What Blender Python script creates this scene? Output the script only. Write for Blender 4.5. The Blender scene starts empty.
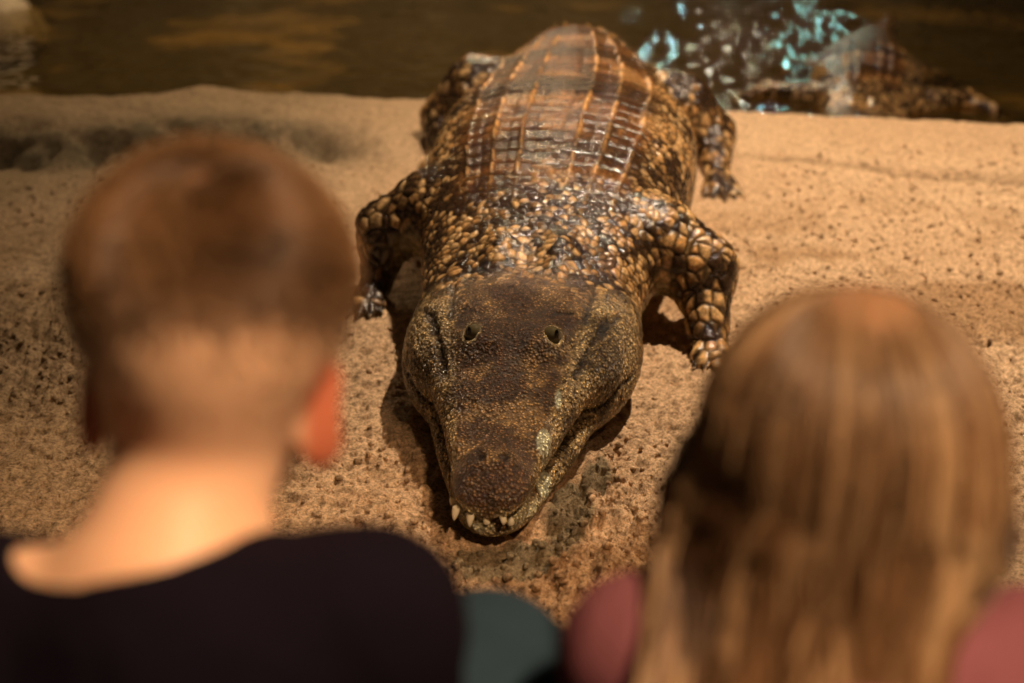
import bpy, math, random
import numpy as np
from mathutils import Vector, Matrix

# ------------------------------------------------------------------ camera, sky, lamps
C = bpy.context.scene
col = C.collection
PITCH = math.radians(22.0)
HC = 1.04
cam_d = bpy.data.cameras.new('camera')
cam = bpy.data.objects.new('camera', cam_d); col.objects.link(cam)
cam.location = (0, 0, HC)
cam.rotation_euler = (math.pi/2 - PITCH, 0, 0)
cam_d.lens = 50; cam_d.sensor_width = 36
cam_d.clip_start = 0.05
cam_d.dof.use_dof = True
cam_d.dof.focus_distance = 2.19
cam_d.dof.aperture_fstop = 2.6
C.camera = cam

world = bpy.data.worlds.new('hall_gloom'); C.world = world
world.use_nodes = True
world.node_tree.nodes['Background'].inputs[0].default_value = (1.0, 0.66, 0.38, 1)
world.node_tree.nodes['Background'].inputs[1].default_value = 0.022

C.view_settings.view_transform = 'Standard'
C.view_settings.look = 'None'
C.view_settings.gamma = 1
C.view_settings.exposure = 0.86
C.view_settings.use_curve_mapping = False

def lamp(name, kind, loc, target, power, color, size=0.1, spot=None, blend=0.6, size_y=None):
    d = bpy.data.lights.new(name, kind)
    d.energy = power; d.color = color
    if kind == 'AREA':
        d.size = size
        if size_y: d.shape = 'RECTANGLE'; d.size_y = size_y
    else:
        d.shadow_soft_size = size
    if kind == 'SPOT':
        d.spot_size = math.radians(spot); d.spot_blend = blend
    o = bpy.data.objects.new(name, d); col.objects.link(o)
    o.location = loc
    o.rotation_euler = (Vector(target) - Vector(loc)).to_track_quat('-Z', 'Y').to_euler()
    return o

WARM = (1.0, 0.76, 0.53)
lamp('heat_spot_lamp', 'SPOT', (1.0, 3.0, 3.35), (1.0, 3.1, 0.0), 480, WARM, 0.045, 84, 1.0)
lamp('heat_spot_lamp', 'SPOT', (0.35, 5.5, 3.0), (0.35, 3.6, 0.0), 20, WARM, 0.03, 90, 0.8)
lamp('visitor_spot_lamp', 'SPOT', (0.80, 0.0, 2.4), (0.0, 0.7, 0.6), 175, (1.0, 0.63, 0.35), 0.10, 46, 0.6)
lamp('pond_lamp', 'SPOT', (0.95, 10.1, 1.75), (0.72, 6.3, -.1), 26, (0.72, 1.0, 0.86), 0.045, 25, 0.6)
lamp('pond_lamp', 'SPOT', (1.60, 10.1, 1.6), (0.95, 6.3, -.1), 9, (1.0, 0.85, 0.62), 0.045, 25, 0.6)
lamp('pond_lamp', 'SPOT', (2.15, 10.1, 1.15), (1.38, 6.8, -.1), 8, (0.50, 1.0, 0.86), 0.055, 20, 0.8)
lamp('added_pond_wall_fill', 'SPOT', (-0.3, 7.6, 3.2), (-0.3, 7.8, -.1), 260, (1.0, 0.76, 0.46), 0.1, 140, 0.5)  # added fill: brightens the pond bed and the wall mirrored in the water

# ------------------------------------------------------------------ helpers
rng = np.random.default_rng(7)

def tag(o, label=None, cat=None, group=None, kind=None):
    if label: o['label'] = label
    if cat: o['category'] = cat
    if group: o['group'] = group
    if kind: o['kind'] = kind
    return o

def empty(name, loc, label, cat, group=None):
    o = bpy.data.objects.new(name, None); col.objects.link(o)
    o.location = loc; o.empty_display_size = 0.1
    return tag(o, label, cat, group)

def sstep(a, b, x):
    t = np.clip((x - a) / (b - a), 0, 1)
    return t * t * (3 - 2 * t)

def make_mesh(name, V, F, mat=None, parent=None, colr=None, smooth=True, attrs=None):
    V = np.asarray(V, np.float32); F = np.asarray(F, np.int32)
    me = bpy.data.meshes.new(name)
    n = F.shape[1]
    me.vertices.add(len(V)); me.vertices.foreach_set('co', V.ravel())
    me.loops.add(F.size); me.loops.foreach_set('vertex_index', F.ravel())
    me.polygons.add(len(F))
    me.polygons.foreach_set('loop_start', np.arange(0, F.size, n, dtype=np.int32))
    me.polygons.foreach_set('loop_total', np.full(len(F), n, np.int32))
    me.update(calc_edges=True)
    me.polygons.foreach_set('use_smooth', np.full(len(F), smooth, bool))
    if colr is not None:
        a = me.color_attributes.new('col', 'FLOAT_COLOR', 'POINT')
        c = np.ones((len(V), 4), np.float32); c[:, :3] = colr
        a.data.foreach_set('color', c.ravel())
    if attrs:
        for k, v in attrs.items():
            a = me.attributes.new(k, 'FLOAT', 'POINT')
            a.data.foreach_set('value', np.asarray(v, np.float32))
    if mat: me.materials.append(mat)
    o = bpy.data.objects.new(name, me); col.objects.link(o)
    if parent is not None:
        o.parent = parent
        o.location = -parent.location
    return o

def get_v(me):
    V = np.empty(len(me.vertices) * 3, np.float32); me.vertices.foreach_get('co', V); return V.reshape(-1, 3)
def get_n(me):
    N = np.empty(len(me.vertices) * 3, np.float32); me.vertex_normals.foreach_get('vector', N); return N.reshape(-1, 3)
def get_f(me):
    F = np.empty(len(me.loops), np.int32); me.loops.foreach_get('vertex_index', F); return F.reshape(-1, 4)

def subdivide(V, F, levels=1):
    me = bpy.data.meshes.new('tmp')
    n = 4
    me.vertices.add(len(V)); me.vertices.foreach_set('co', np.asarray(V, np.float32).ravel())
    me.loops.add(F.size); me.loops.foreach_set('vertex_index', F.astype(np.int32).ravel())
    me.polygons.add(len(F))
    me.polygons.foreach_set('loop_start', np.arange(0, F.size, n, dtype=np.int32))
    me.polygons.foreach_set('loop_total', np.full(len(F), n, np.int32))
    me.update(calc_edges=True)
    o = bpy.data.objects.new('tmp', me); col.objects.link(o)
    if levels:
        m = o.modifiers.new('s', 'SUBSURF'); m.levels = levels; m.subdivision_type = 'CATMULL_CLARK'
    dg = bpy.context.evaluated_depsgraph_get()
    ev = o.evaluated_get(dg)
    me2 = ev.to_mesh()
    V2 = get_v(me2).copy(); N2 = get_n(me2).copy(); F2 = get_f(me2).copy()
    ev.to_mesh_clear()
    bpy.data.objects.remove(o); bpy.data.meshes.remove(me)
    return V2, N2, F2

# ---- noise
def hash3(ix, iy, iz, seed=0):
    h = (ix.astype(np.uint32) * np.uint32(374761393) + iy.astype(np.uint32) * np.uint32(668265263)
         + iz.astype(np.uint32) * np.uint32(2147483647 - 11) + np.uint32(seed * 974711 + 12345))
    h = (h ^ (h >> np.uint32(13))) * np.uint32(1274126177)
    h = (h ^ (h >> np.uint32(16))) * np.uint32(2246822519)
    h = h ^ (h >> np.uint32(15))
    return h.astype(np.float32) / np.float32(4294967295.0)

def vnoise(P, scale, seed=0):
    Q = np.asarray(P, np.float32) * scale
    I = np.floor(Q).astype(np.int64); f = (Q - I).astype(np.float32)
    u = f * f * (3 - 2 * f)
    r = 0
    for dx in (0, 1):
        wx = u[:, 0] if dx else 1 - u[:, 0]
        for dy in (0, 1):
            wy = u[:, 1] if dy else 1 - u[:, 1]
            for dz in (0, 1):
                wz = u[:, 2] if dz else 1 - u[:, 2]
                r = r + wx * wy * wz * hash3(I[:, 0] + dx + 5000, I[:, 1] + dy + 5000, I[:, 2] + dz + 5000, seed)
    return r

def fbm(P, scale, octaves=4, seed=0, gain=0.5):
    r = 0; a = 1; t = 0
    for k in range(octaves):
        r = r + a * vnoise(P, scale * 2 ** k, seed + k * 17); t += a; a *= gain
    return r / t

def voronoi(P, scale, seed=0, jitter=0.9, flat=False):
    """F1, F2-F1, cell random (vectorised)"""
    Q = np.asarray(P, np.float32) * scale
    I = np.floor(Q).astype(np.int64)
    f1 = np.full(len(Q), 9.0, np.float32); f2 = f1.copy(); cid = np.zeros(len(Q), np.float32)
    for dx in (-1, 0, 1):
        for dy in (-1, 0, 1):
            for dz in ((0,) if flat else (-1, 0, 1)):
                jx, jy, jz = I[:, 0] + dx, I[:, 1] + dy, I[:, 2] + dz
                a, b, c = jx + 5000, jy + 5000, jz + 5000
                px = jx + 0.5 + jitter * (hash3(a, b, c, seed) - 0.5)
                py = jy + 0.5 + jitter * (hash3(a, b, c, seed + 1) - 0.5)
                d = (Q[:, 0] - px) ** 2 + (Q[:, 1] - py) ** 2
                if not flat:
                    pz = jz + 0.5 + jitter * (hash3(a, b, c, seed + 2) - 0.5)
                    d = d + (Q[:, 2] - pz) ** 2
                d = np.sqrt(d).astype(np.float32)
                rid = hash3(a, b, c, seed + 3)
                closer = d < f1
                f2 = np.where(closer, f1, np.minimum(f2, d))
                cid = np.where(closer, rid, cid)
                f1 = np.where(closer, d, f1)
    return f1, f2 - f1, cid

def mix(a, b, t):
    t = np.asarray(t)[:, None]
    return a * (1 - t) + b * t

# ---- signed distance field on a grid, turned into a quad mesh (surface nets)
class Field:
    def __init__(self, lo, hi, h):
        self.lo = np.array(lo, np.float32); self.h = h
        self.n = np.ceil((np.array(hi) - self.lo) / h).astype(int) + 1
        self.d = np.full(self.n, 1.0, np.float32)
    def win(self, lo, hi):
        a = np.maximum(np.floor((np.array(lo) - self.lo) / self.h).astype(int), 0)
        b = np.minimum(np.ceil((np.array(hi) - self.lo) / self.h).astype(int) + 1, self.n)
        if np.any(b <= a): return None
        ax = [(self.lo[i] + self.h * np.arange(a[i], b[i])).astype(np.float32) for i in range(3)]
        return tuple(slice(a[i], b[i]) for i in range(3)), ax[0][:, None, None], ax[1][None, :, None], ax[2][None, None, :]
    def add(self, sl, d, k):
        o = self.d[sl]
        if k > 0:
            h = np.clip(0.5 + 0.5 * (o - d) / k, 0, 1)
            self.d[sl] = o * (1 - h) + d * h - k * h * (1 - h)
        else:
            self.d[sl] = np.minimum(o, d)
    def cut(self, sl, d, k):
        o = self.d[sl]; nd = -d
        h = np.clip(0.5 - 0.5 * (o - nd) / max(k, 1e-6), 0, 1)
        self.d[sl] = o * (1 - h) + nd * h + k * h * (1 - h)
    def capsule(self, a, b, ra, rb, k=0.02, squash=None, cut=False):
        a = np.array(a, float); b = np.array(b, float); m = max(ra, rb) + k + 2 * self.h
        w = self.win(np.minimum(a, b) - m, np.maximum(a, b) + m)
        if w is None: return
        sl, X, Y, Z = w
        ba = b - a; L = max(ba @ ba, 1e-9)
        t = np.clip(((X - a[0]) * ba[0] + (Y - a[1]) * ba[1] + (Z - a[2]) * ba[2]) / L, 0, 1)
        dx = X - a[0] - t * ba[0]; dy = Y - a[1] - t * ba[1]; dz = Z - a[2] - t * ba[2]
        if squash is not None: dz = dz * squash
        d = np.sqrt(dx * dx + dy * dy + dz * dz) - (ra + (rb - ra) * t)
        (self.cut if cut else self.add)(sl, d, k)
    def chain(self, pts, rs, k=0.02):
        for i in range(len(pts) - 1): self.capsule(pts[i], pts[i + 1], rs[i], rs[i + 1], k)
    def ellipsoid(self, c, r, R=None, k=0.02, cut=False):
        c = np.array(c, float); r = np.array(r, float); m = r.max() + k + 2 * self.h
        w = self.win(c - m, c + m)
        if w is None: return
        sl, X, Y, Z = w
        X = X - c[0]; Y = Y - c[1]; Z = Z - c[2]
        if R is not None:
            R = np.array(R)   # columns are the local axes
            x = X * R[0, 0] + Y * R[1, 0] + Z * R[2, 0]
            y = X * R[0, 1] + Y * R[1, 1] + Z * R[2, 1]
            z = X * R[0, 2] + Y * R[1, 2] + Z * R[2, 2]
        else: x, y, z = X, Y, Z
        k0 = np.sqrt((x / r[0]) ** 2 + (y / r[1]) ** 2 + (z / r[2]) ** 2)
        k1 = np.sqrt((x / r[0] ** 2) ** 2 + (y / r[1] ** 2) ** 2 + (z / r[2] ** 2) ** 2) + 1e-6
        d = k0 * (k0 - 1) / k1
        (self.cut if cut else self.add)(sl, d, k)
    def loft(self, s, hw, zb, zt, n=2.3, k=0.02, ntop=None):
        """superelliptic sections along +Y"""
        s = np.array(s, float)
        w = self.win((-max(hw) - k - .03, s[0] - .03, min(zb) - k - .03), (max(hw) + k + .03, s[-1] + .03, max(zt) + k + .03))
        if w is None: return
        sl, X, Y, Z = w
        y = Y[0, :, 0]
        W = smooth_interp(y, s, hw); B = smooth_interp(y, s, zb); T = smooth_interp(y, s, zt)
        W = W[None, :, None]; zc = ((B + T) / 2)[None, :, None]; H = ((T - B) / 2)[None, :, None]
        ax = np.abs(X) / W; az = np.abs(Z - zc) / H
        q = (ax ** n + az ** n) ** (1.0 / n)
        g = np.minimum(W, H)
        d = (q - 1) * g
        e = np.maximum(s[0] - Y, Y - s[-1])
        d = np.where(e > 0, np.sqrt(np.maximum(d, 0) ** 2 + e ** 2) + np.minimum(d, 0) * 0, np.maximum(d, e))
        self.add(sl, d.astype(np.float32), k)
    def mesh(self):
        d = self.d; n = d.shape; h = self.h
        S = d < 0
        c = np.zeros(tuple(np.array(n) - 1), np.int8)
        for i in (0, 1):
            for j in (0, 1):
                for k in (0, 1):
                    c += S[i:n[0]-1+i, j:n[1]-1+j, k:n[2]-1+k]
        act = (c > 0) & (c < 8)
        ci = np.argwhere(act)
        idx = np.full(act.shape, -1, np.int32); idx[act] = np.arange(len(ci))
        acc = np.zeros((len(ci), 3)); cnt = np.zeros(len(ci))
        cor = [(i, j, k) for i in (0, 1) for j in (0, 1) for k in (0, 1)]
        for a in cor:
            for ax in range(3):
                if a[ax]: continue
                b = list(a); b[ax] = 1
                A = d[ci[:, 0]+a[0], ci[:, 1]+a[1], ci[:, 2]+a[2]]
                B = d[ci[:, 0]+b[0], ci[:, 1]+b[1], ci[:, 2]+b[2]]
                m = (A < 0) != (B < 0)
                t = np.where(m, A / np.where(m, A - B, 1), 0)
                p = np.tile(np.array(a, float), (len(ci), 1)); p[:, ax] += t
                acc[m] += p[m]; cnt[m] += 1
        V = (ci + acc / cnt[:, None]) * h + self.lo
        quads = []
        for ax in range(3):
            u, v = (ax + 1) % 3, (ax + 2) % 3
            lo = [0, 0, 0]; hi = list(n)
            sa = [slice(None)] * 3; sb = [slice(None)] * 3
            sa[ax] = slice(0, n[ax]-1); sb[ax] = slice(1, n[ax])
            sa[u] = sb[u] = slice(1, n[u]-1); sa[v] = sb[v] = slice(1, n[v]-1)
            A = S[tuple(sa)]; B = S[tuple(sb)]
            e = np.argwhere(A != B)
            fl = A[e[:, 0], e[:, 1], e[:, 2]]
            base = e.copy(); base[:, u] += 1; base[:, v] += 1
            def q(du, dv):
                p = base.copy(); p[:, u] -= du; p[:, v] -= dv
                return idx[p[:, 0], p[:, 1], p[:, 2]]
            Q = np.stack([q(1, 1), q(0, 1), q(0, 0), q(1, 0)], 1)
            Q[~fl] = Q[~fl][:, ::-1]
            quads.append(Q)
        F = np.concatenate(quads)
        F = F[(F >= 0).all(1)]
        return V.astype(np.float32), F

def smooth_interp(x, xs, ys):
    """monotone-ish cubic hermite through the knots"""
    xs = np.asarray(xs, float); ys = np.asarray(ys, float); x = np.clip(x, xs[0], xs[-1])
    dlt = np.diff(ys) / np.diff(xs)
    m = np.empty_like(ys); m[0] = dlt[0]; m[-1] = dlt[-1]
    m[1:-1] = np.where(dlt[:-1] * dlt[1:] > 0, 2 * dlt[:-1] * dlt[1:] / (dlt[:-1] + dlt[1:] + 1e-12), 0)
    i = np.clip(np.searchsorted(xs, x, side='right') - 1, 0, len(xs) - 2)
    h = xs[i + 1] - xs[i]; t = (x - xs[i]) / h
    return ((2*t**3 - 3*t**2 + 1) * ys[i] + (t**3 - 2*t**2 + t) * h * m[i]
            + (-2*t**3 + 3*t**2) * ys[i + 1] + (t**3 - t**2) * h * m[i + 1])

# ------------------------------------------------------------------ materials
def new_mat(name):
    m = bpy.data.materials.new(name); m.use_nodes = True
    return m, m.node_tree, m.node_tree.nodes['Principled BSDF']
def nd(nt, t, **kw):
    n = nt.nodes.new(t)
    for k, v in kw.items():
        if k in n.inputs: n.inputs[k].default_value = v
        else: setattr(n, k, v)
    return n
def objco(nt):
    return nd(nt, 'ShaderNodeTexCoord').outputs['Object']
def mathn(nt, op, a, b=None):
    n = nd(nt, 'ShaderNodeMath', operation=op)
    for i, v in enumerate((a, b)):
        if v is None: continue
        if isinstance(v, (int, float)): n.inputs[i].default_value = v
        else: nt.links.new(v, n.inputs[i])
    return n.outputs[0]
def mixc(nt, mode, fac, a, b):
    n = nd(nt, 'ShaderNodeMix', data_type='RGBA', blend_type=mode)
    for s, v in ((0, fac), (6, a), (7, b)):
        if isinstance(v, (int, float)): n.inputs[s].default_value = v
        elif isinstance(v, tuple): n.inputs[s].default_value = v
        else: nt.links.new(v, n.inputs[s])
    return n.outputs[2]
def ramp(nt, fac, stops):
    r = nd(nt, 'ShaderNodeValToRGB'); e = r.color_ramp.elements
    while len(e) < len(stops): e.new(0.5)
    for i, (p, c) in enumerate(stops):
        e[i].position = p; e[i].color = c if len(c) == 4 else (*c, 1)
    nt.links.new(fac, r.inputs[0]); return r.outputs[0]

def mat_sand():
    m, nt, b = new_mat('sand'); L = nt.links.new; co = objco(nt)
    at = nd(nt, 'ShaderNodeAttribute', attribute_name='col')
    n1 = nd(nt, 'ShaderNodeTexNoise', Scale=150.0, Detail=7.0, Roughness=0.8); L(co, n1.inputs['Vector'])
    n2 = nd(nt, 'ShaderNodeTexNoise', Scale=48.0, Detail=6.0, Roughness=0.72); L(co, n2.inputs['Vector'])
    f1 = ramp(nt, n1.outputs[0], [(0.36, (0.32, 0.28, 0.24)), (0.58, (1.35, 1.35, 1.3))])
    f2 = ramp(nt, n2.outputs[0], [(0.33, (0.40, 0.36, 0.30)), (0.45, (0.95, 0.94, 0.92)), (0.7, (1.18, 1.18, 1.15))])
    c = mixc(nt, 'MULTIPLY', 1.0, at.outputs['Color'], f1)
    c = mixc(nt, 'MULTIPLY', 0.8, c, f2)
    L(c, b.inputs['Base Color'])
    bp1 = nd(nt, 'ShaderNodeBump', Strength=1.0, Distance=0.017); L(n2.outputs[0], bp1.inputs['Height'])
    bp2 = nd(nt, 'ShaderNodeBump', Strength=1.0, Distance=0.004); L(n1.outputs[0], bp2.inputs['Height'])
    L(bp1.outputs[0], bp2.inputs['Normal']); L(bp2.outputs[0], b.inputs['Normal'])
    b.inputs['Roughness'].default_value = 0.85
    b.inputs['Specular IOR Level'].default_value = 0.25
    return m

def mat_croc():
    m, nt, b = new_mat('crocodile_hide'); L = nt.links.new; co = objco(nt)
    at = nd(nt, 'ShaderNodeAttribute', attribute_name='col')
    hd = nd(nt, 'ShaderNodeAttribute', attribute_name='head')
    wet = nd(nt, 'ShaderNodeAttribute', attribute_name='wet')
    vo = nd(nt, 'ShaderNodeTexVoronoi', Scale=180.0); L(co, vo.inputs['Vector'])
    vr = ramp(nt, vo.outputs['Distance'], [(0.10, (2.5, 2.35, 2.0)), (0.42, (0.5, 0.46, 0.41))])
    n1 = nd(nt, 'ShaderNodeTexNoise', Scale=100.0, Detail=5.0, Roughness=0.75); L(co, n1.inputs['Vector'])
    nr = ramp(nt, n1.outputs[0], [(0.36, (0.35, 0.32, 0.3)), (0.5, (1, 1, 1)), (0.64, (2.0, 1.85, 1.6))])
    hm = mathn(nt, 'MULTIPLY', hd.outputs['Fac'], 0.9)
    c = mixc(nt, 'MULTIPLY', hm, at.outputs['Color'], vr)
    c = mixc(nt, 'MULTIPLY', 0.75, c, nr)
    L(c, b.inputs['Base Color'])
    h = mathn(nt, 'ADD', mathn(nt, 'MULTIPLY', mathn(nt, 'SUBTRACT', 1.0, vo.outputs['Distance']), hm), n1.outputs[0])
    bp = nd(nt, 'ShaderNodeBump', Strength=1.0); L(h, bp.inputs['Height'])
    L(mathn(nt, 'ADD', mathn(nt, 'MULTIPLY', hd.outputs['Fac'], 0.0045), 0.0014), bp.inputs['Distance'])
    L(bp.outputs[0], b.inputs['Normal'])
    r = mathn(nt, 'SUBTRACT', 0.27, mathn(nt, 'MULTIPLY', wet.outputs['Fac'], 0.18))
    L(r, b.inputs['Roughness'])
    b.inputs['Specular IOR Level'].default_value = 0.5
    return m

def simple(name, c, rough=0.5, **kw):
    m, nt, b = new_mat(name)
    b.inputs['Base Color'].default_value = (*c, 1); b.inputs['Roughness'].default_value = rough
    for k, v in kw.items(): b.inputs[k.replace('_', ' ')].default_value = v
    return m

def mat_water():
    m = bpy.data.materials.new('pond_water'); m.use_nodes = True; nt = m.node_tree; L = nt.links.new
    nt.nodes.clear(); co = objco(nt)
    mp = nd(nt, 'ShaderNodeMapping'); mp.inputs['Scale'].default_value = (0.75, 1.0, 1.0); L(co, mp.inputs['Vector'])
    n1 = nd(nt, 'ShaderNodeTexNoise', Scale=17.0, Detail=0.0, Roughness=0.45, Distortion=0.0); L(mp.outputs[0], n1.inputs['Vector'])
    bp = nd(nt, 'ShaderNodeBump', Strength=1.0, Distance=0.018); L(n1.outputs[0], bp.inputs['Height'])
    g = nd(nt, 'ShaderNodeBsdfGlossy', Roughness=0.02); L(bp.outputs[0], g.inputs['Normal'])
    t = nd(nt, 'ShaderNodeBsdfTransparent'); t.inputs[0].default_value = (0.74, 0.66, 0.44, 1)
    fr = nd(nt, 'ShaderNodeFresnel', IOR=1.33); L(bp.outputs[0], fr.inputs['Normal'])
    mx = nd(nt, 'ShaderNodeMixShader'); L(fr.outputs[0], mx.inputs[0]); L(t.outputs[0], mx.inputs[1]); L(g.outputs[0], mx.inputs[2])
    out = nd(nt, 'ShaderNodeOutputMaterial'); L(mx.outputs[0], out.inputs['Surface'])
    return m

def mat_rock(name, a, bb, scale=3.0):
    m, nt, b = new_mat(name); L = nt.links.new; co = objco(nt)
    n1 = nd(nt, 'ShaderNodeTexNoise', Scale=scale, Detail=6.0, Roughness=0.65); L(co, n1.inputs['Vector'])
    c = ramp(nt, n1.outputs[0], [(0.35, a), (0.68, bb)]); L(c, b.inputs['Base Color'])
    bp = nd(nt, 'ShaderNodeBump', Strength=0.6, Distance=0.03); L(n1.outputs[0], bp.inputs['Height']); L(bp.outputs[0], b.inputs['Normal'])
    b.inputs['Roughness'].default_value = 0.8
    return m

def mat_vcol(name, rough=0.5, sss=0.0, spec=0.4, bump=None, sheen=0.0):
    m, nt, b = new_mat(name); L = nt.links.new
    at = nd(nt, 'ShaderNodeAttribute', attribute_name='col')
    L(at.outputs['Color'], b.inputs['Base Color'])
    b.inputs['Roughness'].default_value = rough
    b.inputs['Specular IOR Level'].default_value = spec
    if sss:
        b.inputs['Subsurface Weight'].default_value = sss
        b.inputs['Subsurface Radius'].default_value = (1.0, 0.32, 0.16)
        b.inputs['Subsurface Scale'].default_value = 0.012
    if sheen: b.inputs['Sheen Weight'].default_value = sheen
    if bump:
        co = objco(nt)
        n1 = nd(nt, 'ShaderNodeTexNoise', Scale=bump[0], Detail=3.0); L(co, n1.inputs['Vector'])
        bp = nd(nt, 'ShaderNodeBump', Strength=bump[1], Distance=0.002); L(n1.outputs[0], bp.inputs['Height']); L(bp.outputs[0], b.inputs['Normal'])
    return m

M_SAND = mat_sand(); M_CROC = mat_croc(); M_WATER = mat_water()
M_SKIN = mat_vcol('skin', 0.5, 0.35, 0.35)
M_HAIR = mat_vcol('hair', 0.38, 0, 0.5)
M_CLOTH = mat_vcol('cloth', 0.95, 0, 0.08, bump=(900.0, 0.5))
M_TOOTH = simple('tooth_enamel', (0.72, 0.66, 0.50), 0.3)
M_EYE = simple('crocodile_eye', (0.07, 0.055, 0.025), 0.05)
M_PUPIL = simple('pupil', (0.004, 0.004, 0.004), 0.05)
M_WHITE = simple('eye_white', (0.75, 0.72, 0.68), 0.1)
M_SHOE = simple('shoe_rubber', (0.03, 0.03, 0.035), 0.6)

# ------------------------------------------------------------------ ground
EDGE_X = [-6, -1.64, -1.3, -0.92, -0.36, 0.1, 0.58, 1.02, 1.51, 6]
EDGE_Y = [4.5, 4.52, 4.5, 4.60, 4.52, 4.44, 4.37, 4.27, 4.17, 4.0]
def edge_y(x): return smooth_interp(x, EDGE_X, EDGE_Y)
WATER_Z = -0.10

def croc_axis(y):
    return smooth_interp(y, SPX_Y, SPX_X)
SPX_Y = [1.2, 1.77, 2.45, 2.9, 3.3, 3.9, 4.5, 5.2, 5.9, 6.6]
SPX_X = [-0.078, -0.032, 0.034, 0.085, 0.13, 0.175, 0.20, 0.22, 0.22, 0.16]

def sand_fields(x, y):
    P = np.stack([x, y, np.zeros_like(x)], 1)
    e = edge_y(x) + 0.05 * (fbm(P, 2.2, 3, 5) - 0.5) + 0.03 * (fbm(P, 14, 2, 8) - 0.5)
    left = sstep(-0.15, -0.75, x)
    z = 0.015 * (fbm(P, 1.5, 3, 1) - 0.5) + 0.022 * (fbm(P, 5, 3, 2) - 0.5)
    # rim shelf along the water
    stp = e - 0.50 - 0.10 * (fbm(P, 3.0, 3, 11) - 0.5)
    shelf = sstep(-0.10, 0.10, y - stp)
    shelf_r = sstep(-0.45, 0.30, y - stp)
    z = z + left * 0.075 * shelf + (1 - left) * 0.06 * shelf_r
    # crack running along the right-hand shelf
    cy = smooth_interp(x, [0.55, 0.95, 1.1, 1.3, 1.6], [3.86, 3.76, 3.70, 3.66, 3.60]) + 0.03 * (fbm(P, 9, 2, 21) - 0.5)
    crack = np.exp(-((y - cy) / 0.018) ** 2) * sstep(0.55, 0.85, x) * (0.35 + 0.9 * fbm(P, 12, 2, 31))
    z = z - 0.055 * crack * sstep(0.5, 1.1, x)
    # dips in the left face
    lo_ = np.exp(-((y - stp + 0.02) / 0.09) ** 2) * left
    z = z - 0.055 * lo_ * np.clip(fbm(P, 11, 3, 41) - 0.40, 0, 1) * 3 + 0.02 * left * sstep(-.2, .1, y - stp) * (fbm(P, 8, 4, 45) - .5)
    # crumbly ground: lumps
    rough = 0.35 + 0.65 * sstep(0.38, 0.58, fbm(P, 2.6, 3, 61))
    rough = rough * (1 - 0.6 * sstep(2.7, 3.3, y))
    trod = np.exp(-(((x - 0.14) / 0.16) ** 2 + ((y - 1.68) / 0.20) ** 2)) + 0.9 * np.exp(-(((x + 0.85) / 0.2) ** 2 + ((y - 2.55) / 0.22) ** 2)) \
        + 0.8 * np.exp(-(((x - 0.10) / 0.10) ** 2 + ((y - 1.95) / 0.12) ** 2))
    f, g, c = voronoi(P * [1, 1, 1] + 0.01 * np.stack([fbm(P, 30, 2, 3), fbm(P, 30, 2, 4), P[:, 2]], 1), 34, 71, flat=True)
    lump = np.sqrt(np.clip(1 - (f / .62) ** 2, 0, 1)) * (c > 0.45)
    f2, g2, c2 = voronoi(P, 75, 81, flat=True)
    lump2 = np.clip(1 - 1.3 * f2, 0, 1) * (c2 > 0.3)
    near = 1 - sstep(3.0, 3.8, y)
    z = z + near * (rough * 0.005 + np.clip(trod, 0, 1) * 0.016) * lump * 1.2 + near * (0.0045 + 0.006 * np.clip(trod, 0, 1)) * lump2
    z = z + 0.022 * (fbm(P, 22, 4, 91, .6) - 0.5) * (1 - 0.4 * sstep(2.8, 3.6, y)) + 0.02 * np.clip(trod, 0, 1) * (fbm(P, 16, 3, 95) - 0.4)
    # pits poked in the sand
    f3, g3, c3 = voronoi(P, 21, 101, flat=True)
    z = z - near * 0.014 * np.clip(1 - f3 / 0.26, 0, 1) * (c3 > 0.55)
    # hollow the animal lies in, with a low heap pushed up along the jaw
    ax = croc_axis(y); lat = np.abs(x - ax)
    on = sstep(1.70, 1.85, y) * (1 - sstep(3.9, 4.2, y))
    hw = smooth_interp(y, [1.6, 1.85, 2.2, 2.5, 3.3, 3.9, 4.5], [0.05, .09, .16, .2, .3, .22, .15])
    z = z - 0.006 * on * sstep(hw + 0.02, hw - 0.05, lat)
    # beyond the rim: down into the pond
    o = y - e
    drop = sstep(-0.05, 0.10, o) * 0.19 + sstep(0.15, 2.0, o) * 0.29
    z = z - drop
    wet = np.zeros_like(z)
    # colours
    base = np.array([0.68, 0.45, 0.275]); pale = np.array([0.78, 0.57, 0.38]); grey = np.array([0.20, 0.165, 0.10]); brown = np.array([0.42, 0.245, 0.12])
    cc = mix(np.tile(base, (len(x), 1)), pale, 0.6 * fbm(P, 3, 3, 111))
    cc = mix(cc, brown, 0.75 * sstep(0.52, 0.70, fbm(P, 4.2, 4, 121)) * near)
    cc = mix(cc, np.array([0.36, 0.25, 0.14]), 0.75 * sstep(-0.1, -0.9, x) * (0.4 + fbm(P, 3.3, 3, 125)))  # lamp falloff towards the left put into the sand colour
    wetp = np.exp(-(((x + 0.02) / 0.085) ** 2 + ((y - 1.735) / 0.06) ** 2) * 1.0) \
        + np.exp(-(((x - 0.085) / 0.035) ** 2 + ((y - 1.86) / 0.09) ** 2)) + 0.9*np.exp(-(((x - 0.135) / 0.03) ** 2 + ((y - 1.99) / 0.07) ** 2))
    wetp = sstep(0.30, 0.55, wetp + 0.35 * (fbm(P, 25, 3, 131) - 0.5))
    f5, g5, c5 = voronoi(P + .004 * np.stack([fbm(P, 60, 2, 12), fbm(P, 60, 2, 13), P[:, 2]], 1), 42, 161, flat=True)
    pit = np.clip(1 - f5 / .36, 0, 1) ** .7 * (c5 > .5) * (1 - .8 * sstep(2.5, 3.2, y)) * near
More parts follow.
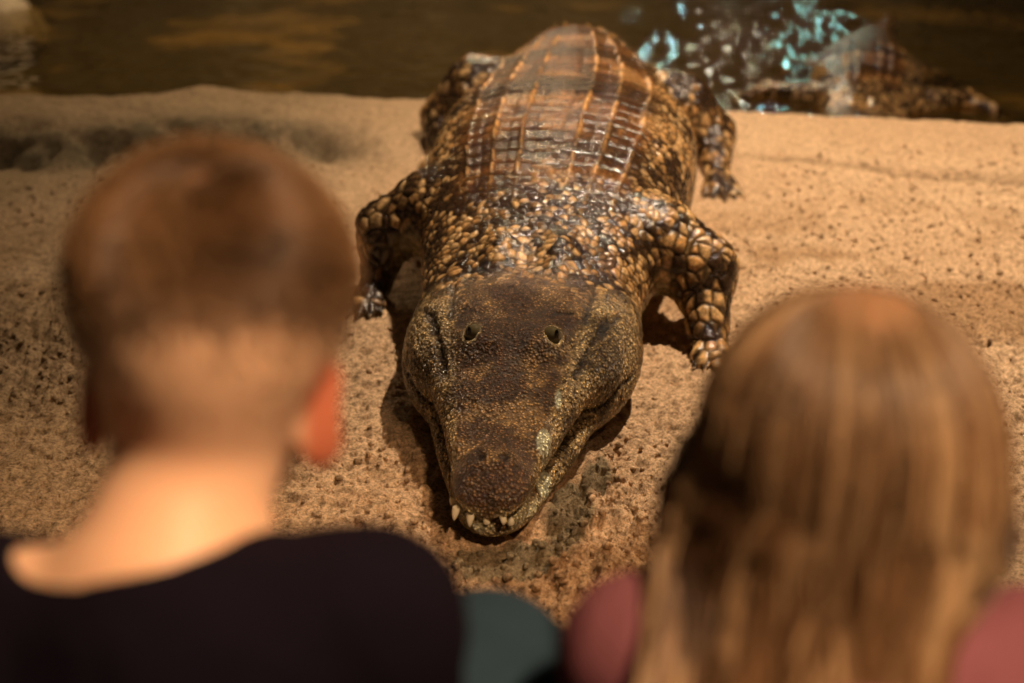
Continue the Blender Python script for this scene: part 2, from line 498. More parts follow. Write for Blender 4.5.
    z = z + near * .006 * (fbm(P, 75, 2, 166) - .5)
    z = z - .008 * pit * (1 - on * (lat < hw))
    cc = mix(cc, np.array([.20, .13, .07]), pit * .8)  # shade inside the pits put into the colour
    cc = mix(cc, grey, 0.85 * wetp)
    damp_shade = np.exp(-((y - stp + 0.01) / 0.13) ** 2) * left * sstep(0.30, 0.52, fbm(P, 9, 5, 141) + 0.12)
    cc = mix(cc, np.array([0.15, 0.12, 0.07]), np.clip(damp_shade * (.5 + fbm(P, 24, 3, 143)), 0, 1) * 0.85)  # wet band on the left step, its shadow put into the same colour
    cc = mix(cc, np.array([0.16, 0.09, 0.045]), np.clip(crack, 0, 1) * 0.85)
    bed = sstep(-0.02, 0.12, o)
    cc = mix(cc, np.array([0.50, 0.34, 0.17]), bed)
    cc = mix(cc, np.array([0.13, 0.095, 0.045]), bed * sstep(0.42, 0.62, fbm(P, 1.7, 4, 151) - 0.08 + 0.25 * sstep(0.4, 1.6, o)))
    return z, cc

def sand_z(x, y):
    z, _ = sand_fields(np.array([float(x)]), np.array([float(y)])); return float(z[0])

def spaced(a, b, h0, centre0, centre1, grow):
    xs = [centre0]
    h = h0
    while xs[-1] < centre1: xs.append(xs[-1] + h0)
    while xs[-1] < b: h *= grow; h = min(h, 0.018); xs.append(xs[-1] + h)
    h = h0; left = []
    x = centre0
    while x > a: h *= grow; h = min(h, 0.018); x -= h; left.append(x)
    return np.array(left[::-1] + xs)

gx = spaced(-4.2, 4.2, 0.0055, -0.75, 0.80, 1.012)
gy = spaced(1.30, 10.4, 0.0048, 1.35, 2.5, 1.012)
GX, GY = np.meshgrid(gx, gy, indexing='ij')
z, cc = sand_fields(GX.ravel(), GY.ravel())
nx, ny = len(gx), len(gy)
ii = np.arange(nx * ny).reshape(nx, ny)
F = np.stack([ii[:-1, :-1].ravel(), ii[1:, :-1].ravel(), ii[1:, 1:].ravel(), ii[:-1, 1:].ravel()], 1)
V = np.stack([GX.ravel(), GY.ravel(), z], 1)
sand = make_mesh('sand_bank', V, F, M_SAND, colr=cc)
tag(sand, kind='structure')
print('sand verts', len(V))

# water surface with gentle real ripples
wx = np.arange(-4.2, 4.25, 0.035); wy = np.arange(3.95, 10.4, 0.03)
WX, WY = np.meshgrid(wx, wy, indexing='ij')
P = np.stack([WX.ravel() * 0.6, WY.ravel(), np.zeros(WX.size)], 1)
wz = WATER_Z + 0.008 * (fbm(P, 2.6, 3, 201) - 0.5)
ii = np.arange(len(wx) * len(wy)).reshape(len(wx), len(wy))
F = np.stack([ii[:-1, :-1].ravel(), ii[1:, :-1].ravel(), ii[1:, 1:].ravel(), ii[:-1, 1:].ravel()], 1)
water = make_mesh('pond_water', np.stack([WX.ravel(), WY.ravel(), wz], 1), F, M_WATER)
tag(water, kind='structure')

def slab(name, x0, x1, y0, y1, z0, z1, mat, n=40, amp=0.0, seed=0):
    """box with gently uneven faces"""
    import bmesh
    bm = bmesh.new(); bmesh.ops.create_cube(bm, size=1)
    bmesh.ops.subdivide_edges(bm, edges=bm.edges[:], cuts=n, use_grid_fill=True)
    for v in bm.verts:
        v.co = Vector((x0 + (v.co.x + .5) * (x1 - x0), y0 + (v.co.y + .5) * (y1 - y0), z0 + (v.co.z + .5) * (z1 - z0)))
    if amp:
        bm.normal_update()
        co = np.array([v.co[:] for v in bm.verts]); f = fbm(co, 1.2, 5, seed) - 0.5
        for v, q in zip(bm.verts, f): v.co += v.normal * float(q) * amp
    me = bpy.data.meshes.new(name); bm.to_mesh(me); bm.free(); me.materials.append(mat)
    for p in me.polygons: p.use_smooth = amp > 0
    o = bpy.data.objects.new(name, me); col.objects.link(o)
    return tag(o, kind='structure')

M_WALL = mat_rock('rock_wall', (0.05, 0.04, 0.022), (0.30, 0.22, 0.12), 1.6)
slab('wall_back', -4.3, 4.3, 10.4, 10.9, -0.6, 3.6, M_WALL, 60, 0.35, 301)
M_FLOOR = mat_rock('floor_stone', (0.07, 0.06, 0.05), (0.13, 0.11, 0.09), 9.0)
FLOOR_Z = 0.16
slab('floor', -4.2, 4.2, -1.6, 1.12, -0.05, FLOOR_Z, M_FLOOR, 8)

exec_later = []
# ------------------------------------------------------------------ crocodiles
def croc_base(limbs, h, tail=True, zprof=None):
    """straight animal: snout tip at y=0, body along +Y, feet near z=0"""
    f = Field((-0.72, -0.04, -0.32), (0.72, 4.45, 0.46), h)
    # trunk and tail
    s  = [0.42, .60, .76, .95, 1.20, 1.50, 1.80, 2.10, 2.40, 2.75, 3.2, 3.8, 4.38]
    hw = [.14, .185, .215, .25, .29, .305, .265, .20, .150, .12, .09, .06, .018]
    zt = [.165, .21, .265, .325, .365, .385, .385, .375, .345, .26, .06, -.08, -.14]
    zb = [.02, .01, .0, -.01, -.01, -.01, -.01, -.01, .02, .00, -.11, -.19, -.15]
    f.loft(s, hw, zb, zt, 2.25, 0.03)
    # lower jaw
    f.loft([.0, .02, .06, .12, .20, .30, .42, .55, .70],
           [.022, .042, .060, .076, .102, .128, .155, .178, .17],
           [.022, .012, .006, .004, .004, .004, .004, .0, .0],
           [.050, .056, .058, .062, .070, .084, .112, .148, .17], 2.1, 0.012)
    # upper jaw and skull
    f.loft([-.012, .012, .05, .09, .15, .22, .30, .38, .50, .62],
           [.030, .052, .061, .066, .080, .098, .117, .130, .125, .11],
           [.056, .056, .056, .052, .050, .054, .070, .09, .11, .12],
           [.090, .114, .122, .122, .126, .137, .154, .176, .204, .210], 2.25, 0.010)
    f.ellipsoid((0, .50, .125), (.165, .20, .078), k=.04)
    f.ellipsoid((0, .36, .115), (.12, .17, .052), k=.03)
    for sx in (-1, 1):
        f.ellipsoid((sx * .112, .53, .095), (.086, .19, .085), k=.05)          # jaw muscle
        f.ellipsoid((sx * .048, .37, .180), (.034, .055, .024), k=.03)         # brow
        f.ellipsoid((sx * .070, .485, .188), (.028, .085, .022), k=.015)         # edge of the skull table
        f.ellipsoid((sx * .018, .050, .120), (.019, .026, .014), k=.014)         # nostril mound
        f.ellipsoid((sx * .017, .045, .132), (.0100, .014, .012), k=.004, cut=True)
        f.ellipsoid((sx * .066, .352, .194), (.0130, .025, .014), k=.004, cut=True)
        f.ellipsoid((sx * .060, .15, .106), (.016, .05, .018), k=.012)
        f.ellipsoid((sx * .055, .70, .20), (.03, .09, .05), k=.03)
    # limbs
    for L in limbs:
        f.chain(L['pts'], L['rs'], 0.045)
        for (a, b, c) in L['toes']:
            f.capsule(a, b, .017 * L.get('t', 1), .013 * L.get('t', 1), .012)
            f.capsule(b, c, .013 * L.get('t', 1), .006, .006)
    return f

def make_toes(wrist, dirx, diry, spread=0.9, L=.12, z=.0, n=5):
    out = []
    base = math.atan2(dirx, diry)
    for i in range(n):
        a = base + spread * (i / (n - 1) - .5)
        w = Vector(wrist)
        l = L * (1 - .18 * abs(i - (n - 1) / 2) / 2)
        p1 = w + Vector((math.sin(a) * .025, math.cos(a) * .025, -.004))
        p2 = w + Vector((math.sin(a) * l * .65, math.cos(a) * l * .65, 0)); p2.z = z + .020
        p3 = w + Vector((math.sin(a) * l, math.cos(a) * l, 0)); p3.z = z + .008
        out.append((tuple(p1), tuple(p2), tuple(p3)))
    return out

def hide(V, N):
    """relief and colour of the skin from straight-body coordinates"""
    x, s, z = V[:, 0], V[:, 1], V[:, 2]
    P = V
    head = 1 - sstep(.46, .70, s + .40 * (fbm(P, 8, 2, 400) - .5) + np.where(z < .12, .0, 0))
    hwid = smooth_interp(s, [.42, .60, .76, .95, 1.20, 1.50, 1.80, 2.10, 2.40, 2.75, 3.2, 3.8, 4.38],
                         [.14, .185, .215, .25, .29, .305, .265, .20, .150, .12, .09, .06, .018])
    ztop = smooth_interp(s, [0, .42, .60, .76, .95, 1.20, 1.50, 1.80, 2.10, 2.40, 2.75, 3.2, 3.8, 4.38],
                         [.1, .165, .21, .265, .325, .365, .385, .385, .375, .345, .26, .06, -.08, -.14])
    limb = sstep(-.01, .035, np.abs(x) - hwid) * sstep(.55, .7, s)
    up = np.clip(N[:, 2], 0, 1)
    lat = np.abs(x)
    back = (1 - limb) * (1 - head) * sstep(.78, .98, s) * sstep(0.235, .185, lat * (1 + .0 * s) / np.clip(hwid / .30, .45, 1.1)) * sstep(.1, .4, N[:, 2])
    disp = np.zeros(len(V)); 
    dark = np.array([.022, .012, .006]); tan = np.array([.44, .245, .092]); olive = np.array([.17, .115, .050]); redb = np.array([.095, .036, .010]); pale = np.array([.54, .36, .17])
    blot = fbm(P, 7, 4, 411); blot2 = fbm(P, 19, 3, 421)
    # --- round flank / neck / limb scales
    wob = .010 * np.stack([fbm(P, 18, 2, 431), fbm(P, 18, 2, 432), fbm(P, 18, 2, 433)], 1)
    Q = (P + wob) * [1, 1.0, .8]
    f1, g1, c1 = voronoi(Q, 38, 441)
    f0, g0, c0 = voronoi(Q, 62, 451)
    bigm = np.clip(limb + sstep(.55, .75, s) * .0, 0, 1)
    big = limb > .4
    dome = np.clip(g1 * 2.4, 0, 1) ** .6
    dome0 = np.clip(g0 * 2.4, 0, 1) ** .6
    sc_b = dome * bigm + dome0 * (1 - bigm)
    cid = c1 * bigm + c0 * (1 - bigm)
    nb = (1 - head) * (1 - back)
    disp += nb * (.0062 * bigm + .0038 * (1 - bigm)) * (sc_b - .5)
    lite = sstep(.40, .60, .55 * blot + .45 * blot2 + .35 * (cid - .5))
    band = .5 + .5 * np.cos((s - 1.02) * 2 * np.pi / .38)
    lite_n = lite * (1 - .75 * sstep(.55, .95, band) * sstep(.85, 1.05, s))
    cn = mix(np.tile(dark * 1.6, (len(V), 1)), tan, lite_n)
    cn = mix(cn, pale, np.clip(lite * (cid > .72), 0, 1) * .6)
    cn = mix(cn, dark * .7, (1 - sstep(.03, .30, np.where(big, g1, g0))) * .9)
    # --- head: upper dark with fine grain, sides paler with cracked scales
    f4, g4, c4 = voronoi(P * [1, .85, 1], 85, 461)
    side = sstep(.75, .35, N[:, 2]) * sstep(.04, .1, lat)
    jaw = np.clip(side + sstep(smooth_interp(s, [0, .1, .3, .5], [.050, .056, .078, .105]), smooth_interp(s, [0, .1, .3, .5], [.060, .068, .100, .13]), lat), 0, 1)
    ch = mix(np.tile(np.array([.095, .054, .024]), (len(V), 1)), np.array([.235, .150, .070]), sstep(.45, .62, fbm(P, 22, 4, 471)))
    ch = mix(ch, np.array([.06, .03, .013]), .8 * sstep(.45, .62, fbm(P, 9, 3, 481)))
    cj = mix(np.tile(np.array([.46, .345, .18]), (len(V), 1)), np.array([.17, .12, .055]), sstep(.50, .62, fbm(P, 14, 4, 491)))
    cj = mix(cj, dark * 1.5, (1 - sstep(.03, .16, g4)) * .85)
    ch = mix(ch, cj, jaw)
    disp += head * ((.0020 * (fbm(P, 60, 2, 501) - .5) + .0022 * (fbm(P, 130, 1, 505) - .5)) * (1 - jaw) + jaw * .0026 * (np.clip(g4 * 3, 0, 1) ** .6 - .5))
    # folds
    for k, (a, b, wdt, dep) in enumerate([((.105, .30), (.150, .46), .006, .007), ((.112, .42), (.125, .56), .005, .006), ((.14, .40), (.17, .50), .005, .005),
                                     ((.055, .41), (.095, .44), .004, .004)]):
        for sx in (-1, 1):
            ax_, as_ = sx * a[0], a[1]; bx_, bs_ = sx * b[0], b[1]
            t = np.clip(((x - ax_) * (bx_ - ax_) + (s - as_) * (bs_ - as_)) / ((bx_ - ax_) ** 2 + (bs_ - as_) ** 2), 0, 1)
            dd = np.hypot(x - ax_ - t * (bx_ - ax_), s - as_ - t * (bs_ - as_)) + .004 * (fbm(P, 40, 2, 511 + k) - .5)
            g = np.exp(-(dd / wdt) ** 2) * (z > .05)
            disp -= dep * g; ch = mix(ch, dark * .6, g * .85)
    # mouth seam: dark line, pale lip
    wj = smooth_interp(s, [-.012, .012, .05, .09, .15, .22, .30, .38, .5], [.030, .052, .061, .066, .080, .098, .117, .130, .125])
    zs = smooth_interp(s, [0, .2, .3, .42, .5], [.058, .062, .076, .098, .11]) + .005 * np.sin(s * 70)
    seam = np.exp(-((z - zs) / .0035) ** 2) * (s < .44) * (np.hypot(0, 0) == 0) * sstep(-.02, .0, lat - wj + .012)
    disp -= .004 * seam; ch = mix(ch, dark * .4, seam * .9)
    lip = np.exp(-((z - zs - .010) / .008) ** 2) * sstep(.28, .10, s) * sstep(-.02, .004, lat - wj + .006)
    lip = np.clip(lip + 1.2 * np.exp(-((z - zs + .016) / .014) ** 2) * sstep(.10, .05, s), 0, 1)
    ch = mix(ch, np.array([.50, .48, .33]), lip * sstep(.34, .50, fbm(P, 35, 3, 521)) * .95)
    slime = np.clip(np.exp(-(((x - .068) / .012) ** 2 + ((s - .125) / .030) ** 2)) + .8 * np.exp(-(((x - .082) / .006) ** 2 + ((s - .235) / .022) ** 2))
                    + .8 * np.exp(-(((x + .02) / .025) ** 2 + ((s + .0) / .02) ** 2 + ((z - .04) / .015) ** 2)), 0, 1)
    slime = sstep(.35, .55, slime * (0.65 + .7 * fbm(P, 70, 2, 531)))
    ch = mix(ch, np.array([.62, .66, .52]), slime)
    ch = mix(ch, dark * .5, np.clip(sum(np.exp(-(((x - sx * .017) / .009) ** 2 + ((s - .046) / .013) ** 2)) for sx in (-1, 1)), 0, 1) * (z > .1))
    for sx in (-1, 1):
        de = np.sqrt(((x - sx * .066) * 1.25) ** 2 + ((s - .352) / 1.35) ** 2 + (z - .193) ** 2)
        ring = np.exp(-((de - .0185) / .0030) ** 2)
        disp += .0022 * ring
        ch = mix(ch, np.array([.42, .33, .18]), ring * .9 * sstep(.365, .34, s) + ring * .35)
        ch = mix(ch, dark, sstep(.0165, .0135, de))
    # --- back: keeled scutes in rows and files
    wob1 = fbm(P, 9, 3, 551) - .5; wob2 = fbm(P, 11, 3, 552) - .5; s_ = s + .018 * wob1 + .010 * np.cos(x * 20); x_ = x + .014 * wob2
    srow = s_ / .050; fr = srow - np.floor(srow)
    sp = .062 * np.clip(hwid / .30, .5, 1.05)
    q = x_ / sp + .5; fc = q - np.floor(q); cidx = np.floor(q)
    rid = hash3((np.floor(srow) + 500).astype(np.int64), (cidx + 500).astype(np.int64), np.zeros(len(V), np.int64), 7)
    keel = np.clip(1 - np.abs(fc - .5) / .13, 0, 1)
    keel_strength = .55 + .45 * ((np.abs(q - .5) > .3))          # none along the midline file
    mid = (np.abs(cidx + 0.0) < .5)
    kk = keel * (.10 + .90 * fr ** .8) * np.where(mid, .15, 1) * (.45 + .75 * rid)
    groove_r = np.exp(-(np.minimum(fr, 1 - fr) / .09) ** 2)
    groove_c = np.exp(-(np.minimum(fc, 1 - fc) / .07) ** 2)
    disp += back * (.012 * kk * (1 - groove_r * .7) - .0035 * groove_r - .002 * groove_c + .002 * (blot2 - .5))
    cb = mix(np.tile(redb, (len(V), 1)), np.array([.17, .080, .028]), sstep(.48, .68, blot2 * .6 + rid * .4))
    cb = mix(cb, tan * 1.15, np.clip(kk * 2.4 - .2, 0, 1) * (.45 + .55 * (rid > .3)))
    cb = mix(cb, dark * 1.2, groove_r * .55 + groove_c * .25 * (1 - groove_r * .55))
    bandb = sstep(.50, .95, band + .25 * (blot - .5))
    cb = mix(cb, dark * 1.2, bandb * .78 * (1 - .4 * kk))
    cb = mix(cb, dark, .65 * sstep(.52, .64, fbm(P, 26, 3, 555)))
    cb = mix(cb, tan, .40 * sstep(.54, .68, blot) * (1 - bandb) * (1 - groove_r))
    c = mix(mix(cn, cb, back), ch, head)
    under = sstep(.08, -.35, N[:, 2]) * (1 - limb * .5)
    c = mix(c, np.array([.42, .34, .19]), under * .7)
    # lower jaw edge and throat
    wet = np.clip((1 - head) * (.55 + .45 * sstep(.45, .6, fbm(P, 5, 3, 541))) + head * .55 + slime * head, 0, 1)
    return disp, c, head, wet

def croc_object(name, label, group, limbs, h, warp, base_loc, levels=1, fine=True):
    f = croc_base(limbs, h)
    V, Fq = f.mesh(); del f
    V, N, Fq = subdivide(V, Fq, levels)
    disp, c, head, wet = hide(V, N)
    V = V + N * disp[:, None]
    W = warp(V)
    root = empty(name, base_loc, label, 'crocodile', group)
    make_mesh('body', W, Fq, M_CROC, root, colr=c, attrs={'head': head, 'wet': wet})
    # eyes
    import bmesh
    for sx in (-1, 1):
        cen = warp(np.array([[sx * .0620, .3535, .1915]], np.float32))[0]
        bm = bmesh.new(); bmesh.ops.create_uvsphere(bm, u_segments=24, v_segments=16, radius=.0165)
        me = bpy.data.meshes.new('eye'); bm.to_mesh(me); bm.free(); me.materials.append(M_EYE)
        for p in me.polygons: p.use_smooth = True
        e = bpy.data.objects.new('eye', me); col.objects.link(e); e.parent = root; e.location = Vector(cen) - root.location
        bm = bmesh.new(); bmesh.ops.create_uvsphere(bm, u_segments=16, v_segments=12, radius=1)
        for v in bm.verts: v.co = Vector((v.co.x * .0038, v.co.y * .0030, v.co.z * .0080))
        me = bpy.data.meshes.new('pupil'); bm.to_mesh(me); bm.free(); me.materials.append(M_PUPIL)
        for p in me.polygons: p.use_smooth = True
        pz = bpy.data.objects.new('pupil', me); col.objects.link(pz); pz.parent = e
        pz.location = Vector((sx * .0085, -.0115, .0085))
        pz.rotation_euler = (0, 0, -sx * .5)
    # teeth
    teeth = []
    for sx, lst in ((-1, [.010, .036]), (1, [])):
        for k, ss in enumerate(lst):
            w_ = float(smooth_interp(np.array([ss]), [-.012, .012, .05, .09, .15, .22, .30], [.030, .052, .061, .066, .080, .098, .117])[0])
            teeth.append((sx * (w_ - .003), ss - (.006 if k == 0 else 0), .066, -1, [.020, .013][k] * (.7 if sx > 0 else 1)))
    teeth += [(-.026, -.008, .064, -1, .020), (.020, -.012, .064, -1, .012), (-.004, -.002, .046, 1, .014), (.030, -.002, .046, 1, .013)]
    for (tx, ts, tz, dr, ln) in teeth:
        n = 10; prof = [(0, .0048), (.3, .0050), (.65, .0036), (.9, .0016), (1, .0003)]
        vs = []
        for (t, r) in prof:
            r *= .8 + ln * 18
            for i in range(n):
                a = 2 * math.pi * i / n
                vs.append((tx * (1 + .06 * t) + r * math.cos(a), ts - .004 * t + r * math.sin(a), tz + dr * ln * t * (1 - .0)))
        fs = [(j * n + i, j * n + (i + 1) % n, (j + 1) * n + (i + 1) % n, (j + 1) * n + i) for j in range(4) for i in range(n)]
        fs += [(4 * n + i, 4 * n + (i + 1) % n, 4 * n + (i + 1) % n, 4 * n + i) for i in range(0)]
        o = make_mesh('tooth', warp(np.array(vs, np.float32)), np.array(fs), M_TOOTH, root)
    return root

# main animal: limb targets measured against the straight body
def main_warp(V):
    y = V[:, 1] + 1.775
    ax = croc_axis(y)
    dy = (croc_axis(y + .01) - croc_axis(y - .01)) / .02
    x = V[:, 0] / np.sqrt(1 + dy ** 2)
    return np.stack([ax + x, y - x * dy, V[:, 2]], 1).astype(np.float32)

def unwarp(p):
    x, y, z_ = p
    s = y
    for _ in range(6):
        ax = float(croc_axis(np.array([s]))[0]); dy = float((croc_axis(np.array([s + .01])) - croc_axis(np.array([s - .01])))[0] / .02)
        lat = (x - ax) * math.sqrt(1 + dy * dy); s = y + (lat / math.sqrt(1 + dy * dy)) * dy
    return (lat, s - 1.775, z_)

def limb(pts, rs, toe_dir, L=.12, t=1.0, spread=.9):
    P_ = [unwarp(p) for p in pts]
    return dict(pts=P_, rs=rs, toes=make_toes(P_[-1], toe_dir[0], toe_dir[1], spread, L), t=t)

main_limbs = [
    limb([(.17, 2.70, .17), (.28, 2.66, .18), (.37, 2.62, .135), (.375, 2.51, .035)], [.09, .076, .060, .036], (.15, -1), .12),
    limb([(-.06, 2.80, .17), (-.17, 2.84, .185), (-.265, 2.84, .145), (-.285, 2.80, .035)], [.085, .072, .052, .034], (-.15, -1), .12),
    limb([(.30, 3.95, .18), (.46, 3.88, .17), (.56, 3.90, .09), (.55, 3.72, .035)], [.11, .085, .055, .038], (.05, -1), .20, 1.15, .6),
    limb([(.06, 3.98, .18), (-.10, 4.02, .19), (-.20, 4.05, .10), (-.20, 3.90, .035)], [.11, .085, .055, .038], (-.05, -1), .19, 1.15, .6),
]
croc = croc_object('crocodile', 'large brown scaly crocodile lying on the sand facing the two children, white teeth showing', None,
                   main_limbs, 0.006, main_warp, (0.13, 3.2, 0.0))

# the second one, half under water, seen from behind with its tail curled away below the bank
P2 = [(1.10, 4.46), (1.18, 4.75), (1.28, 5.10), (1.42, 5.70), (1.60, 6.30), (1.80, 6.90), (2.02, 7.6), (2.3, 8.3)]
def spline2(n=400):
    pts = [Vector((*p, 0)) for p in P2]
    out = []
    for i in range(len(pts) - 1):
        p0 = pts[max(i - 1, 0)]; p1 = pts[i]; p2 = pts[i + 1]; p3 = pts[min(i + 2, len(pts) - 1)]
        for k in range(40):
            t = k / 40
            out.append(0.5 * ((2 * p1) + (-p0 + p2) * t + (2 * p0 - 5 * p1 + 4 * p2 - p3) * t * t + (-p0 + 3 * p1 - 3 * p2 + p3) * t ** 3))
    out.append(pts[-1])
    A = np.array([v[:2] for v in out]); L = np.concatenate([[0], np.cumsum(np.hypot(*np.diff(A, axis=0).T))])
    return A, L
A2, L2 = spline2()
K2 = 0.70
def warp2(V):
    s = V[:, 1] * K2
    px = np.interp(s, L2, A2[:, 0]); py = np.interp(s, L2, A2[:, 1])
    e = .03
    tx = np.interp(s + e, L2, A2[:, 0]) - np.interp(s - e, L2, A2[:, 0]); ty = np.interp(s + e, L2, A2[:, 1]) - np.interp(s - e, L2, A2[:, 1])
    n = np.hypot(tx, ty) + 1e-9; tx /= n; ty /= n
    ext = np.minimum(s, 0)
    lat = V[:, 0] * K2
    x = px + lat * ty + ext * tx; y = py - lat * tx + ext * ty
    zz = V[:, 2] * K2 + np.interp(V[:, 1], [0, .6, 1.2, 2.0, 2.6, 3.2, 3.8, 4.4], [-.185, -.205, -.21, -.23, -.22, -.10, -.03, -.02])
    return np.stack([x, y, zz], 1).astype(np.float32)
l2 = []
for sx in (-1, 1):
    pts = [(sx * .14, .95, .17), (sx * .34, 1.05, .17), (sx * .52, 1.20, .16), (sx * .66, 1.08, .13)]
    l2.append(dict(pts=pts, rs=[.08, .065, .05, .035], toes=make_toes(pts[-1], sx * .6, -1, .9, .13, z=.10)))
    pts = [(sx * .12, 2.1, .15), (sx * .30, 2.08, .12), (sx * .42, 2.0, .12), (sx * .50, 2.12, .08)]
    l2.append(dict(pts=pts, rs=[.10, .075, .055, .035], toes=make_toes(pts[-1], sx * .5, 1, .6, .15, z=.07)))
croc2 = croc_object('crocodile', 'smaller wet crocodile lying half under water behind the sand rim', None,
                    l2, 0.011, warp2, (1.35, 5.5, -.2))
# ------------------------------------------------------------------ the two children
def frame(fwd, up=(0, 0, 1)):
    f = Vector(fwd).normalized(); r = f.cross(Vector(up)).normalized(); u = r.cross(f)
    return np.array([r, f, u]).T          # columns: right, forward, up

def lerp(a, b, t): return tuple(a[i] + (b[i] - a[i]) * t for i in range(3))

def hand(f, wrist, knuck_dir, palm_down, side, curl=.6, sc=1.0):
    """palm, four bent fingers of unequal length and a thumb from the side of the palm"""
    d = Vector(knuck_dir).normalized(); n = Vector(palm_down).normalized(); r = d.cross(n).normalized() * side
    n = (n - d * n.dot(d)).normalized()
    w = Vector(wrist)
    for o in (-.016, -.005, .006, .017):
        f.capsule(tuple(w + r * o * .7), tuple(w + d * .050 * sc + r * o), .0105, .0095, .008)
    for i, (o, l) in enumerate([(-.021, .046), (-.007, .053), (.007, .050), (.021, .040)]):
        b = w + d * .050 * sc + r * o
        a = curl * (.8 + .12 * i)
        d1 = (d * math.cos(a * .5) + n * math.sin(a * .5)); d2 = (d * math.cos(a * 1.2) + n * math.sin(a * 1.2)); d3 = (d * math.cos(a * 1.7) + n * math.sin(a * 1.7))
        p1 = b + d1 * l * .45; p2 = p1 + d2 * l * .32; p3 = p2 + d3 * l * .23
        f.chain([tuple(b), tuple(p1), tuple(p2), tuple(p3)], [.0078, .0068, .0062, .0054], .0025)
    t0 = w + d * .014 - r * .014; t1 = w + d * .030 - r * .034 + n * .006; t2 = w + d * .052 - r * .040 + n * .012
    f.chain([tuple(t0), tuple(t1), tuple(t2)], [.0105, .0078, .0062], .005)

def body_parts(J, infl):
    """list of capsule chains for torso / legs, radius inflated for clothing"""
    pel = J['pelvis']; c7 = J['c7']; mid = J['mid']
    tor = []
    sh = [J['shL'], J['shR']]; hp = [J['hipL'], J['hipR']]
    cl, cr = lerp(c7, sh[0], .45), lerp(c7, sh[1], .45)
    dn = Vector(mid) - Vector(c7); dn.normalize()
    cl = tuple(Vector(cl) + dn * .075 + Vector((0, .03, 0))); cr = tuple(Vector(cr) + dn * .075 + Vector((0, .03, 0)))
    ml = tuple(Vector(mid) + Vector((-.045, .01, 0))); mr = tuple(Vector(mid) + Vector((.045, .01, 0)))
    for a, b, c in ((cl, ml, hp[0]), (cr, mr, hp[1])):
        tor.append(([a, b, c], [.066 + infl, .062 + infl, .075 + infl]))
    tor.append(([mid, tuple(Vector(c7) + dn * .06 + Vector((0, .02, 0)))], [.062 + infl, .055 + infl]))
    for k, s_ in enumerate(sh):
        tor.append(([tuple(Vector(c7) + dn * .035 + Vector((0, .012, 0))), s_], [.042 + infl, .036 + infl]))
        tor.append(([s_, (cl, cr)[k]], [.036 + infl, .055 + infl]))
    return tor

def arm_chain(J, sd, infl):
    return [J['sh' + sd], J['el' + sd], J['wr' + sd]], [.036 + infl, .029 + infl, .019 + infl]
def leg_chain(J, sd, infl):
    return [J['hip' + sd], J['kn' + sd], J['an' + sd]], [.066 + infl, .046 + infl, .030 + infl]

